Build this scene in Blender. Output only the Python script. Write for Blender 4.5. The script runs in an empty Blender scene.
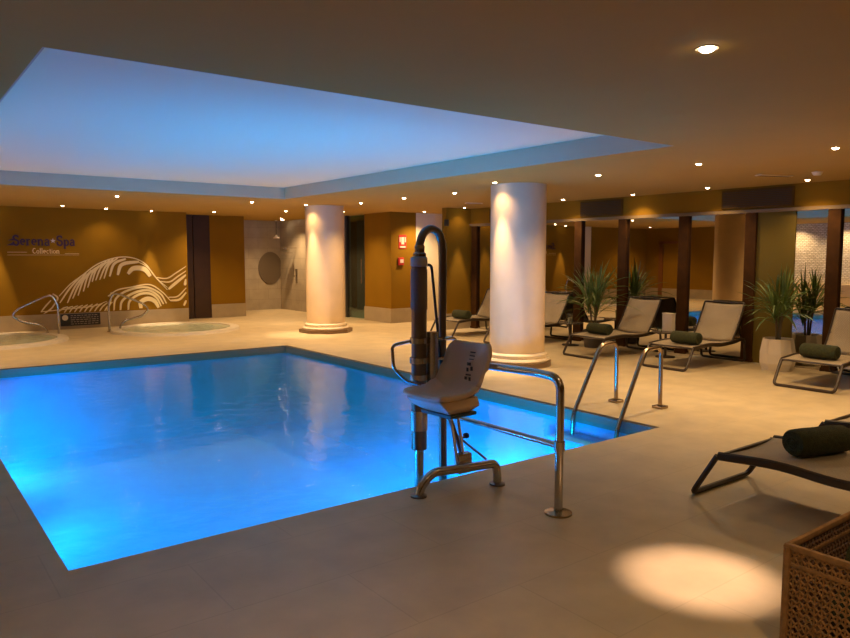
import bpy, bmesh, math, random
from mathutils import Vector, Matrix
PI = math.pi
random.seed(7)
SC = bpy.context.scene
COL = SC.collection

# ---------------------------------------------------------------- camera
CAM_H = 1.6; FPX = 717.0
PITCH = math.atan((319 - 255) / FPX); HEAD = math.radians(52.70178)
cam = bpy.data.cameras.new('camera'); cam_o = bpy.data.objects.new('camera', cam); COL.objects.link(cam_o)
cam.sensor_width = 36; cam.lens = 36 * FPX / 850; cam.clip_end = 100; cam.clip_start = .05
cam_o.location = (0, 0, CAM_H)
cam_o.rotation_euler = (PI / 2 - PITCH, 0, HEAD - PI / 2)
SC.camera = cam_o
# ---------------------------------------------------------------- world, exposure
w = bpy.data.worlds.new('world'); SC.world = w; w.use_nodes = True
w.node_tree.nodes['Background'].inputs[0].default_value = (.02, .014, .008, 1)
w.node_tree.nodes['Background'].inputs[1].default_value = .5
SC.view_settings.view_transform = 'Standard'; SC.view_settings.look = 'None'
SC.view_settings.exposure = 0.14; SC.view_settings.gamma = 1.0; SC.view_settings.use_curve_mapping = False
SC.cycles.use_denoising = True
SC.cycles.max_bounces = 10; SC.cycles.diffuse_bounces = 5; SC.cycles.glossy_bounces = 5
SC.cycles.transparent_max_bounces = 12; SC.cycles.sample_clamp_indirect = 6
SC.cycles.caustics_reflective = False; SC.cycles.caustics_refractive = False
WARM = (1.0, .65, .32); WARM2 = (1.0, .69, .40)
SPOT_W = 100.0        # ordinary downlight
POOL_W = 450.0        # underwater lamp
POOL_C = (.0, .28, 1.0)

# ---------------------------------------------------------------- helpers
MATS = {}
def srgb(r, g, b):
    f = lambda c: (c / 255 / 12.92) if c / 255 <= .04045 else ((c / 255 + .055) / 1.055) ** 2.4
    return (f(r), f(g), f(b), 1)
def mat(name, col, rough=.6, metal=0, emit=None, es=0, noise=0, nscale=8, bump=0, bscale=60, spec=.5, coords='Object'):
    if name in MATS: return MATS[name]
    m = bpy.data.materials.new(name); m.use_nodes = True; nt = m.node_tree; b = nt.nodes['Principled BSDF']
    col = tuple(col[:3]) + (1,)
    b.inputs['Base Color'].default_value = col; b.inputs['Roughness'].default_value = rough
    b.inputs['Metallic'].default_value = metal; b.inputs['Specular IOR Level'].default_value = spec
    if emit: b.inputs['Emission Color'].default_value = tuple(emit[:3]) + (1,); b.inputs['Emission Strength'].default_value = es
    tc = nt.nodes.new('ShaderNodeTexCoord')
    if noise:
        n = nt.nodes.new('ShaderNodeTexNoise'); n.inputs['Scale'].default_value = nscale; n.inputs['Detail'].default_value = 5
        nt.links.new(tc.outputs[coords], n.inputs['Vector'])
        r = nt.nodes.new('ShaderNodeMapRange'); r.inputs['To Min'].default_value = 1 - noise; r.inputs['To Max'].default_value = 1 + noise
        r.inputs['From Min'].default_value = .25; r.inputs['From Max'].default_value = .75
        nt.links.new(n.outputs['Fac'], r.inputs['Value'])
        v = nt.nodes.new('ShaderNodeVectorMath'); v.operation = 'SCALE'; v.inputs[0].default_value = col[:3]
        nt.links.new(r.outputs[0], v.inputs['Scale']); nt.links.new(v.outputs[0], b.inputs['Base Color'])
    if bump:
        n2 = nt.nodes.new('ShaderNodeTexNoise'); n2.inputs['Scale'].default_value = bscale; n2.inputs['Detail'].default_value = 4
        nt.links.new(tc.outputs[coords], n2.inputs['Vector'])
        bp = nt.nodes.new('ShaderNodeBump'); bp.inputs['Strength'].default_value = bump; bp.inputs['Distance'].default_value = .01
        nt.links.new(n2.outputs['Fac'], bp.inputs['Height']); nt.links.new(bp.outputs[0], b.inputs['Normal'])
    MATS[name] = m
    return m
def brick_mat(name, c1, c2, cm, scale, bw, rh, mortar, rough=.5, bump=.5, offset=.5, wall=False):
    m = bpy.data.materials.new(name); m.use_nodes = True; nt = m.node_tree; b = nt.nodes['Principled BSDF']
    b.inputs['Roughness'].default_value = rough
    g = nt.nodes.new('ShaderNodeNewGeometry')
    t = nt.nodes.new('ShaderNodeTexBrick'); t.offset = offset
    t.inputs['Color1'].default_value = c1; t.inputs['Color2'].default_value = c2; t.inputs['Mortar'].default_value = cm
    t.inputs['Scale'].default_value = scale; t.inputs['Mortar Size'].default_value = mortar
    t.inputs['Brick Width'].default_value = bw; t.inputs['Row Height'].default_value = rh
    if wall:
        s = nt.nodes.new('ShaderNodeSeparateXYZ'); nt.links.new(g.outputs['Position'], s.inputs[0])
        a = nt.nodes.new('ShaderNodeMath'); a.operation = 'ADD'; nt.links.new(s.outputs[0], a.inputs[0]); nt.links.new(s.outputs[1], a.inputs[1])
        c = nt.nodes.new('ShaderNodeCombineXYZ'); nt.links.new(a.outputs[0], c.inputs[0]); nt.links.new(s.outputs[2], c.inputs[1])
        nt.links.new(c.outputs[0], t.inputs['Vector'])
    else: nt.links.new(g.outputs['Position'], t.inputs['Vector'])
    nz = nt.nodes.new('ShaderNodeTexNoise'); nz.inputs['Scale'].default_value = 3.5; nz.inputs['Detail'].default_value = 6
    nt.links.new(g.outputs['Position'], nz.inputs['Vector'])
    r = nt.nodes.new('ShaderNodeMapRange'); r.inputs['From Min'].default_value = .3; r.inputs['From Max'].default_value = .7
    r.inputs['To Min'].default_value = .88; r.inputs['To Max'].default_value = 1.1; nt.links.new(nz.outputs['Fac'], r.inputs['Value'])
    v = nt.nodes.new('ShaderNodeVectorMath'); v.operation = 'SCALE'
    nt.links.new(t.outputs['Color'], v.inputs[0]); nt.links.new(r.outputs[0], v.inputs['Scale']); nt.links.new(v.outputs[0], b.inputs['Base Color'])
    if bump:
        bp = nt.nodes.new('ShaderNodeBump'); bp.inputs['Strength'].default_value = bump; bp.inputs['Distance'].default_value = .01; bp.invert = True
        nt.links.new(t.outputs['Fac'], bp.inputs['Height']); nt.links.new(bp.outputs[0], b.inputs['Normal'])
    MATS[name] = m
    return m

def fillet(pts, fr, n=6):
    pts = [Vector(p) for p in pts]
    if fr <= 0 or len(pts) < 3: return pts
    out = [pts[0]]
    for i in range(1, len(pts) - 1):
        a, b, c = pts[i - 1], pts[i], pts[i + 1]
        u = a - b; v = c - b; d = min(fr, u.length * .48, v.length * .48)
        p = b + u.normalized() * d; q = b + v.normalized() * d
        for k in range(n + 1):
            t = k / n; out.append(p * (1 - t) ** 2 + b * 2 * t * (1 - t) + q * t * t)
    out.append(pts[-1]); return out
def catmull(pts, n=8):
    pts = [Vector(p) for p in pts]
    P = [pts[0] * 2 - pts[1]] + pts + [pts[-1] * 2 - pts[-2]]; out = []
    for i in range(1, len(P) - 2):
        for k in range(n):
            t = k / n; a, b, c, d = P[i - 1], P[i], P[i + 1], P[i + 2]
            out.append(.5 * (2 * b + (c - a) * t + (2 * a - 5 * b + 4 * c - d) * t * t + (3 * b - a - 3 * c + d) * t ** 3))
    out.append(pts[-1]); return out
class MB:
    def __init__(s): s.bm = bmesh.new()
    def box(s, x0, x1, y0, y1, z0, z1, M=None):
        v = [s.bm.verts.new((x, y, z)) for x in (x0, x1) for y in (y0, y1) for z in (z0, z1)]
        for f in ((0, 1, 3, 2), (4, 6, 7, 5), (0, 4, 5, 1), (2, 3, 7, 6), (0, 2, 6, 4), (1, 5, 7, 3)): s.bm.faces.new([v[i] for i in f])
        if M: bmesh.ops.transform(s.bm, matrix=M, verts=v)
        return s
    def tube(s, pts, r, fr=0, n=10, cap=True, closed=False, sy=1.0):
        pts = fillet(pts, fr); m = len(pts); rs = r if isinstance(r, (list, tuple)) else [r] * m
        if len(rs) != m: rs = [rs[0] + (rs[-1] - rs[0]) * i / (m - 1) for i in range(m)]
        rings = []; up = None
        for i, p in enumerate(pts):
            if closed: t = pts[(i + 1) % m] - pts[i - 1]
            else: t = pts[min(i + 1, m - 1)] - pts[max(i - 1, 0)]
            t.normalize()
            if up is None: up = Vector((0, 0, 1)) if abs(t.z) < .9 else Vector((1, 0, 0))
            up = up - t * up.dot(t)
            if up.length < 1e-5: up = t.orthogonal()
            up.normalize(); sd = t.cross(up)
            rings.append([s.bm.verts.new(p + (sd * math.cos(a) + up * math.sin(a) * sy) * rs[i]) for a in [2 * PI * k / n for k in range(n)]])
        R = range(m if closed else m - 1)
        for i in R:
            A, B = rings[i], rings[(i + 1) % m]
            for k in range(n): s.bm.faces.new((A[k], A[(k + 1) % n], B[(k + 1) % n], B[k]))
        if cap and not closed: s.bm.faces.new(rings[0][::-1]); s.bm.faces.new(rings[-1])
        return s
    def lathe(s, prof, n=32, c=(0, 0, 0), cap=True, ph=0):
        rings = [[s.bm.verts.new((c[0] + r * math.cos(ph + 2 * PI * k / n), c[1] + r * math.sin(ph + 2 * PI * k / n), c[2] + z)) for k in range(n)] for r, z in prof]
        for A, B in zip(rings, rings[1:]):
            for k in range(n): s.bm.faces.new((A[k], A[(k + 1) % n], B[(k + 1) % n], B[k]))
        if cap: s.bm.faces.new(rings[0][::-1]); s.bm.faces.new(rings[-1])
        return s
    def quad(s, *p): s.bm.faces.new([s.bm.verts.new(q) for q in p]); return s
    def prism(s, poly, a0, a1, axis='y'):
        mk = {'y': lambda u, v, a: (u, a, v), 'x': lambda u, v, a: (a, u, v), 'z': lambda u, v, a: (u, v, a)}[axis]
        A = [s.bm.verts.new(mk(u, v, a0)) for u, v in poly]; B = [s.bm.verts.new(mk(u, v, a1)) for u, v in poly]; n = len(poly)
        s.bm.faces.new(A[::-1]); s.bm.faces.new(B)
        for k in range(n): s.bm.faces.new((A[k], A[(k + 1) % n], B[(k + 1) % n], B[k]))
        return s
    def build(s, name, m, parent=None, smooth=False, bevel=0, loc=None):
        bmesh.ops.recalc_face_normals(s.bm, faces=s.bm.faces)
        me = bpy.data.meshes.new(name); s.bm.to_mesh(me); s.bm.free()
        o = bpy.data.objects.new(name, me); COL.objects.link(o)
        if isinstance(m, (list, tuple)):
            for q in m: me.materials.append(q)
        else: me.materials.append(m)
        if smooth:
            for p in me.polygons: p.use_smooth = True
            me.set_sharp_from_angle(angle=math.radians(40))
        if bevel:
            b = o.modifiers.new('bevel', 'BEVEL'); b.width = bevel; b.segments = 2; b.limit_method = 'ANGLE'
        if parent: o.parent = parent
        if loc: o.location = loc
        return o
def tag(o, label=None, cat=None, group=None, kind=None):
    for k, v in (('label', label), ('category', cat), ('group', group), ('kind', kind)):
        if v: o[k] = v
    return o
def thing(name, label, cat, loc=(0, 0, 0), rz=0, group=None):
    o = bpy.data.objects.new(name, None); COL.objects.link(o); o.location = loc; o.rotation_euler = (0, 0, rz)
    o.empty_display_size = .1
    return tag(o, label, cat, group)
def struct(name, mb, m, **k): return tag(mb.build(name, m, **k), kind='structure')
def dup(o, loc, rz=None, label=None, group=None, parent=None):
    c = o.copy(); COL.objects.link(c)
    if parent: c.parent = parent
    if loc is not None: c.location = loc
    if rz is not None: c.rotation_euler = (0, 0, rz)
    if label: c['label'] = label
    if group: c['group'] = group
    for ch in list(o.children): dup(ch, None, parent=c)
    return c
def centred(mb, name, m, label=None, cat=None, group=None, kind=None, smooth=False, bevel=0):
    # a one-mesh thing whose origin is at its base centre
    vs = [v.co for v in mb.bm.verts]
    c = Vector(((min(v.x for v in vs) + max(v.x for v in vs)) / 2, (min(v.y for v in vs) + max(v.y for v in vs)) / 2, min(v.z for v in vs)))
    bmesh.ops.translate(mb.bm, verts=mb.bm.verts, vec=-c)
    return tag(mb.build(name, m, smooth=smooth, bevel=bevel, loc=c), label, cat, group, kind)

# ---------------------------------------------------------------- materials
floor_m = brick_mat('deck_stone', (.505, .405, .243, 1), (.49, .39, .234, 1), (.435, .35, .21, 1), 1, 1.2, .6, .004, rough=.42, bump=.08)
mustard = mat('mustard_paint', (.24, .125, .008), .9, spec=.1, noise=.06, nscale=1.5)
olive = mat('olive_paint', (.16, .115, .022), .9, spec=.1)
white_p = mat('white_paint', (.82, .71, .50), .6, noise=.03)
skirt_m = mat('beige_stone', (.36, .29, .19), .5, noise=.08, nscale=5)
ceil_m = mat('brown_ceiling', (.46, .29, .07), .9, spec=.1, noise=.02, nscale=2)
rec_m = mat('recess_white', (.90, .82, .50), .75)
fascia_m = mat('recess_grey', (.58, .46, .28), .7)
dark_wood = mat('dark_wood', (.060, .024, .004), .8, spec=.15, noise=.3, nscale=6)
door_wood = mat('door_wood', (.035, .014, .008), .45, noise=.2, nscale=5)
col_m = mat('column_plaster', (.66, .48, .27), .45, noise=.07, nscale=3)
trim_m = mat('column_trim', (.72, .60, .42), .4)
plinth_m = mat('brown_plinth', (.16, .095, .045), .35)
chrome = mat('stainless_steel', (.50, .46, .41), .22, 1, bump=.02)
steel_d = mat('dark_steel', (.22, .18, .155), .3, 1)
steel_b = mat('bronze_steel', (.36, .27, .18), .26, 1)
black = mat('black_rubber', (.012, .012, .012), .5)
frame_m = mat('lounger_frame', (.030, .017, .008), .4)
towel_m = mat('green_towel', (.035, .040, .012), .95, noise=.35, nscale=40, bump=.8, bscale=130)
seat_m = mat('seat_plastic', (.72, .55, .40), .4)
grille_m = mat('grille_brown', (.11, .055, .008), .85, spec=.15)
lens_m = mat('lamp_lens', (1, .9, .7), .4, emit=(1, .78, .5), es=40)
ring_m = mat('lamp_ring', (.55, .42, .28), .4)
cream = mat('cream_mural', (.80, .66, .36), .6)
gold_m = mat('gold_letter', (.85, .62, .25), .4)
purple_m = mat('purple_letter', (.045, .008, .03), .5)
sling_m = brick_mat('sling_mesh', (.52, .43, .30, 1), (.46, .38, .26, 1), (.30, .24, .16, 1), 1, .012, .012, .003, rough=.7, bump=.3, wall=False)
mosaic_m = brick_mat('stone_mosaic', (.84, .82, .76, 1), (.60, .57, .50, 1), (.33, .30, .25, 1), 1, .12, .055, .010, rough=.55, bump=1.0, wall=True)
shower_m = brick_mat('shower_stone', (.40, .34, .25, 1), (.37, .31, .23, 1), (.30, .25, .19, 1), 1, .6, .3, .006, rough=.35, bump=.2, wall=True)
tile_m = brick_mat('pool_tile', (.08, .52, .80, 1), (.08, .51, .79, 1), (.08, .49, .76, 1), 1, .3, .15, .004, rough=.9, bump=0, wall=True)
tilef_m = brick_mat('pool_floor_tile', (.08, .52, .80, 1), (.08, .51, .79, 1), (.08, .49, .76, 1), 1, .3, .3, .004, rough=.9, bump=0, offset=0)
leaf_m = mat('palm_leaf', (.11, .17, .03), .5, noise=.4, nscale=9)
leaf2_m = mat('palm_leaf_dark', (.035, .07, .025), .5, noise=.4, nscale=9)
stem_m = mat('palm_stem', (.11, .08, .035), .7)
soil_m = mat('soil', (.03, .02, .012), .9)
pot_m = mat('white_pot', (.66, .58, .46), .5, noise=.05)
pot_d = mat('dark_pot', (.06, .045, .035), .5)
wick_m = mat('rattan', (.30, .165, .065), .6, noise=.3, nscale=30)
wick_d = mat('rattan_dark', (.13, .065, .028), .6, noise=.3, nscale=30)
white_m = mat('white_card', (.72, .64, .52), .5)
black_s = mat('black_sign', (.02, .018, .018), .35)
red_m = mat('red_plastic', (.5, .03, .02), .4)
grey_m = mat('grey_plastic', (.42, .40, .38), .5)

def mirror_material():
    m = bpy.data.materials.new('mirror_glass'); m.use_nodes = True; b = m.node_tree.nodes['Principled BSDF']
    b.inputs['Base Color'].default_value = (.66, .63, .56, 1); b.inputs['Metallic'].default_value = 1; b.inputs['Roughness'].default_value = .015
    return m
mirror_m = mirror_material()
def water_material(name, tint, ior=1.17, scale=5, strength=.45, rough=.04):
    m = bpy.data.materials.new(name); m.use_nodes = True; nt = m.node_tree; nt.nodes.clear()
    o = nt.nodes.new('ShaderNodeOutputMaterial'); mx = nt.nodes.new('ShaderNodeMixShader'); tr = nt.nodes.new('ShaderNodeBsdfTransparent')
    gl = nt.nodes.new('ShaderNodeBsdfGlossy'); fr = nt.nodes.new('ShaderNodeFresnel'); tr.inputs[0].default_value = tint
    gl.inputs['Roughness'].default_value = rough; fr.inputs['IOR'].default_value = ior
    tc = nt.nodes.new('ShaderNodeTexCoord'); n = nt.nodes.new('ShaderNodeTexNoise'); n.inputs['Scale'].default_value = scale; n.inputs['Detail'].default_value = 3
    bp = nt.nodes.new('ShaderNodeBump'); bp.inputs['Strength'].default_value = strength; bp.inputs['Distance'].default_value = .02
    nt.links.new(tc.outputs['Object'], n.inputs['Vector']); nt.links.new(n.outputs['Fac'], bp.inputs['Height'])
    nt.links.new(bp.outputs[0], gl.inputs['Normal'])
    nt.links.new(fr.outputs[0], mx.inputs[0]); nt.links.new(tr.outputs[0], mx.inputs[1]); nt.links.new(gl.outputs[0], mx.inputs[2])
    nt.links.new(mx.outputs[0], o.inputs[0])
    vs = nt.nodes.new('ShaderNodeVolumeScatter'); vs.inputs['Color'].default_value = (.03, .62, 1, 1); vs.inputs['Density'].default_value = .28
    nt.links.new(vs.outputs[0], o.inputs['Volume'])
    return m
def glass_material(name, tint, refl=.08):
    m = bpy.data.materials.new(name); m.use_nodes = True; nt = m.node_tree; nt.nodes.clear()
    o = nt.nodes.new('ShaderNodeOutputMaterial'); mx = nt.nodes.new('ShaderNodeMixShader'); tr = nt.nodes.new('ShaderNodeBsdfTransparent')
    gl = nt.nodes.new('ShaderNodeBsdfGlossy'); gl.inputs['Roughness'].default_value = .03; tr.inputs[0].default_value = tint; mx.inputs[0].default_value = refl
    nt.links.new(tr.outputs[0], mx.inputs[1]); nt.links.new(gl.outputs[0], mx.inputs[2]); nt.links.new(mx.outputs[0], o.inputs[0])
    return m
water_m = water_material('pool_water', (.80, .93, 1, 1))
tubwater_m = mat('tub_water', (.50, .56, .42), .12, noise=.25, nscale=5, bump=.5, bscale=14)
glass_t = glass_material('teal_glass', (.45, .62, .62, 1), .12)
glass_c = glass_material('clear_glass', (.82, .86, .84, 1), .08)
# ---------------------------------------------------------------- setting
CH = 2.6
PX0, PX1, PY0, PY1 = .69, 5.67, 3.9, 11.5       # pool
RX0, RX1, RY0, RY1 = .69, 5.90, 3.95, 11.9      # ceiling recess
WX = -3.0; EX = 12.2; NY = -3.0; FY = 20.2
m = MB()
m.box(WX, PX0, NY, FY, -.12, 0).box(PX1, EX, NY, FY, -.12, 0).box(PX0, PX1, NY, PY0, -.12, 0).box(PX0, PX1, PY1, FY, -.12, 0)
struct('floor', m, floor_m)
g = MB()      # dark overflow slot just inside the coping
for a in ((PX0 - .03, PX1 + .05, PY1, PY1 + .06), (PX1, PX1 + .05, PY0, PY1)): g.box(*a, -.02, .002)
struct('trim_1', g, mat('coping_slot', (.02, .016, .012), .6))
D = -1.35
b = MB()
b.quad((PX0, PY0, -.12), (PX1, PY0, -.12), (PX1, PY0, D), (PX0, PY0, D)).quad((PX0, PY1, -.12), (PX1, PY1, -.12), (PX1, PY1, D), (PX0, PY1, D))
b.quad((PX0, PY0, -.12), (PX0, PY1, -.12), (PX0, PY1, D), (PX0, PY0, D)).quad((PX1, PY0, -.12), (PX1, PY1, -.12), (PX1, PY1, D), (PX1, PY0, D))
struct('pool_wall', b, tile_m)
struct('pool_floor', MB().box(PX0, PX1, PY0, PY1, D - .1, D), tilef_m)
st = MB()
for i in range(4): st.box(PX1 - .30 * (i + 1), PX1 - .30 * i, PY0, 4.98, D, -.24 - .27 * i)
struct('pool_steps', st, tilef_m)
rm = MB()
rm.box(PX1 - .012, PX1, PY0, PY1, -.12, -.003).box(PX0, PX1, PY1 - .012, PY1, -.12, -.003)
struct('pool_waterline_band', rm, mat('waterline_tile', (.26, .20, .13), .35))
struct('pool_water', MB().box(PX0 - .004, PX1 + .004, PY0 - .004, PY1 + .004, D - .02, -.08), water_m)
# ceiling with the raised recess above the pool
m = MB()
m.box(WX, RX0, NY, FY, CH, CH + .12).box(RX1, EX, NY, FY, CH, CH + .12).box(RX0, RX1, NY, RY0, CH, CH + .12).box(RX0, RX1, RY1, FY, CH, CH + .12)
struct('ceiling', m, ceil_m)
r = MB(); T = CH + .20
r.box(RX0, RX0 + .012, RY0, RY1, CH + .001, T).box(RX1 - .012, RX1, RY0, RY1, CH + .001, T).box(RX0, RX1, RY0, RY0 + .012, CH + .001, T).box(RX0, RX1, RY1 - .012, RY1, CH + .001, T)
struct('trim_2', r, fascia_m)
struct('ceiling_recess', MB().box(RX0 - .05, RX1 + .05, RY0 - .05, RY1 + .05, T, T + .08), rec_m)
# walls
SK = .34
def wall(side, x0, x1, y0, y1, m, z0=0, z1=CH): return struct('wall_' + side, MB().box(x0, x1, y0, y1, z0, z1), m)
def skirt(side, x0, x1, y0, y1): return struct('baseboard_' + side, MB().box(x0, x1, y0, y1, 0, SK), skirt_m)
wall('back', WX, 5.86, 17.0, 17.2, mustard); skirt('back', WX, 5.85, 16.975, 17.0)
wall('back_right', 6.74, 7.66, 17.85, 18.0, mustard); skirt('back_right', 6.74, 7.66, 17.825, 17.85)
wall('passage', 5.66, 5.86, 17.2, 18.0, mustard)
wall('left_far', WX - .2, WX, 12.6, FY, mustard); skirt('left_far', WX, WX + .025, 12.6, 17.0)
struct('door_3', MB().box(WX, WX + .05, 16.25, 16.42, 0, 2.1).box(WX, WX + .05, 15.3, 15.42, 0, 2.1).box(WX, WX + .05, 15.3, 16.42, 2.02, 2.12), mat('orange_wood', (.20, .07, .015), .5))
struct('wall_pilaster', MB().box(.48, 1.06, 16.85, 16.97, 0, CH), trim_m)
wall('left_near', WX - .2, WX, NY, 12.6, mosaic_m, .0, 2.6)
struct('trim_3', MB().box(WX, WX + .25, NY, 12.6, .0, .62).box(WX, WX + .30, NY, 12.6, .62, .70), trim_m)
wall('near', WX, EX, NY - .2, NY, mustard); skirt('near', WX, 10.4, NY, NY + .025)
wall('alcove_back', 7.46, 9.75, 19.65, 19.85, shower_m)
wall('alcove_left', 7.46, 7.66, 18.0, 19.65, shower_m)
wall('alcove_right', 9.55, 9.75, 15.95, 19.65, shower_m)
wall('corridor', 9.55, 9.75, 13.85, 14.98, mustard); skirt('corridor', 9.525, 9.55, 13.825, 14.98)
wall('corridor_end', 9.75, 10.28, 13.85, 14.0, mustard); skirt('corridor_end', 9.55, 10.28, 13.825, 13.85)
wall('lit_white', 10.28, EX, 13.85, 14.0, white_p)
wall('changing_room', 11.6, 11.75, 14.0, FY, mustard)
wall('right_end', 9.66, 10.4, 11.93, 12.08, mustard); skirt('right_end', 9.66, 10.38, 11.905, 11.93)
wall('right_behind_mirrors', 10.44, 10.6, NY, 12.08, olive)
wall('far_right', EX, EX + .2, NY, FY, mustard)
wall('far_back', 5.66, EX, FY, FY + .2, mustard)
# beam above the mirrors
struct('trim_4', MB().box(10.34, 10.44, NY, 11.93, 2.27, CH), mustard)
struct('trim_5', MB().box(10.31, 10.44, NY, 11.93, 2.22, 2.27), mat('beam_edge', (.20, .135, .055), .6))
struct('wall_pier', MB().box(10.36, 10.44, 4.95, 5.52, 0, 2.22), olive)
# doors
struct('door_1', MB().box(5.90, 6.30, 17.86, 17.91, 0, CH).box(6.32, 6.74, 17.86, 17.91, 0, CH), door_wood)
dj = MB().box(9.58, 9.66, 14.98, 15.05, 0, CH).box(9.58, 9.66, 15.88, 15.95, 0, CH)
d2 = struct('door_2', MB().box(9.60, 9.62, 15.05, 15.88, .02, CH - .02), glass_t)
struct('door_frame', dj, mat('door_frame_dark', (.03, .03, .03), .4))
MB().tube([(9.55, 15.14, .9), (9.55, 15.14, 1.5)], .012).build('handle', chrome, d2)
struct('wall_sauna_back', MB().box(11.2, 11.3, 14.0, 18, 0, CH), mat('teal_wall', (.16, .25, .24), .5))

# ---------------------------------------------------------------- mirrors and posts
POSTS = [11.80, 10.15, 8.89, 7.90, 6.71, 5.59, 4.42, 3.25, 2.08, .90, -.28, -1.46]
PL = ['dark wood post at the far end of the mirror wall', 'dark wood post behind the big near round column', 'dark wood post left of the farther palm, nearest the big round column',
      'dark wood post just right of the farther palm', 'dark wood post behind the table with the white box', 'dark wood post left of the olive wall pier',
      'thick dark wood post right of the palm in the white planter']
p0 = None
for i, y in enumerate(POSTS):
    if y < 3: continue
    lab = PL[i] if i < len(PL) else 'dark wood post at the right edge of the mirror wall, by the rightmost lounger'
    if p0 is None:
        p0 = thing('wooden_post', lab, 'post', (10.30, y, 0), 0, 'dark wood posts along the mirror wall')
        MB().box(.02, .075, -.085, .085, 0, 2.22).build('shaft', dark_wood, p0, bevel=.006)
        MB().box(.01, .075, -.095, .095, 0, .05).build('foot', dark_wood, p0, bevel=.004)
    else: dup(p0, (10.30, y, 0), label=lab)
ML = {0: 'mirror pane at the far end, behind the farthest lounger', 1: 'mirror pane behind the big near round column', 2: 'narrow mirror pane behind the farther palm', 3: 'mirror pane behind the lounger left of the small table',
      4: 'mirror pane behind the lounger right of the small table', 5: 'mirror pane right of the olive pier, behind the white planter', 6: 'mirror pane at the right edge behind the rightmost lounger'}
for i in range(7):
    y1, y0 = POSTS[i] - .08, POSTS[i + 1] + .08
    if i == 5: y1 = 4.95
    mm = MB().box(10.375, 10.385, y0, y1, .02, 2.22)
    centred(mm, 'wall_mirror', mirror_m, ML[i], 'mirror', 'mirror panes between the wood posts')
struct('baseboard_mirror', MB().box(10.37, 10.44, NY, 11.93, 0, .02), skirt_m)

# ---------------------------------------------------------------- columns
def column(x, y, label, octo):
    t = thing('round_column', label, 'column', (x, y, 0), 0, 'round plaster columns by the pool')
    MB().lathe([(.41, .16), (.40, .20), (.40, 2.6)], 48).build('shaft', col_m, t, True)
    MB().lathe([(.40, .07), (.475, .07), (.485, .095), (.47, .12), (.435, .125), (.445, .15), (.44, .175), (.42, .185), (.40, .20), (.40, .21)], 48, cap=False).build('moulding', trim_m, t, True)
    n = 8 if octo else 48
    MB().lathe([(.56 if octo else .50, 0), (.56 if octo else .50, .07), (.40, .075)], n, ph=PI / 8 if octo else 0).build('plinth', plinth_m, t, not octo)
    return t
column(7.42, 13.17, 'round cream column on an octagonal plinth at the far pool corner', True)
column(7.41, 7.50, 'thick round cream column on a round plinth beside the pool lift', False)

# ---------------------------------------------------------------- hot tubs
def hot_tub(x, y, label):
    t = thing('hot_tub', label, 'hot tub', (x, y, 0), 0, 'round sunken hot tubs by the back wall')
    MB().lathe([(1.32, 0), (1.30, .05), (1.12, .055), (1.10, .02), (1.10, .001)], 64, cap=False).build('rim', mat('tub_rim', (.60, .53, .42), .4, noise=.08), t, True)
    MB().lathe([(.02, .001), (1.099, .001), (1.099, .03), (.02, .03)], 64).build('water', tubwater_m, t, True)
hot_tub(5.05, 15.45, 'round hot tub with pale water in front of the dark door')
hot_tub(1.55, 15.2, 'round hot tub cut off by the left edge of the photo')
def tub_rail(x, y, sx, label):
    t = thing('grab_rail', label, 'handrail', (x, y, 0), 0, 'chrome grab rails at the hot tubs')
    MB().tube([(0, 0, 0), (0, 0, .62), (.10 * sx, 0, .80), (.22 * sx, 0, .78), (.70 * sx, 0, .56), (.82 * sx, 0, .44), (.68 * sx, 0, .30), (.32 * sx, 0, .22), (.22 * sx, 0, .12), (.20 * sx, 0, 0)], .022, .09).build('tube', chrome, t, True)
    MB().lathe([(.05, 0), (.05, .012), (.02, .015)], 20).build('flange', chrome, t)
    MB().lathe([(.05, 0), (.05, .012), (.02, .015)], 20, c=(.20 * sx, 0, 0)).build('flange', chrome, t)
tub_rail(3.80, 15.9, 1, 'chrome grab rail beside the hot tub nearer the dark door')
tub_rail(2.84, 15.9, -1, 'chrome grab rail left of the black plaque')
# ---------------------------------------------------------------- downlights
def spot(name, parent, power, ang, blend, color, rad=.03, z=-.035, aim=None):
    l = bpy.data.lights.new(name, 'SPOT'); l.energy = power; l.spot_size = math.radians(ang); l.spot_blend = blend; l.color = color; l.shadow_soft_size = rad
    o = bpy.data.objects.new(name, l); COL.objects.link(o); o.parent = parent; o.location = (0, 0, z)
    if aim: o.rotation_euler = Vector(aim).to_track_quat('-Z', 'Y').to_euler()
    return o
def downlight(x, y, label, power=1.0, narrow=.25, r=.030, wide=1.8, nang=34, blend=.9):
    t = thing('ceiling_downlight', label, 'ceiling light', (x, y, CH), 0, 'recessed ceiling downlights')
    MB().lathe([(r, -.001), (r * 1.35, -.004), (r * 1.35, 0), (r, 0)], 24, cap=False).build('ring', ring_m, t, True)
    MB().lathe([(r * .1, -r * .5), (r * .6, -r * .42), (r * .95, -r * .12), (r, -.002), (r * .1, -.001)], 24).build('lens', lens_m, t)
    if narrow: spot('beam', t, SPOT_W * power * narrow, nang, blend, WARM2)
    if wide: spot('lamp', t, SPOT_W * power * wide, 130, 1.0, WARM)
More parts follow.
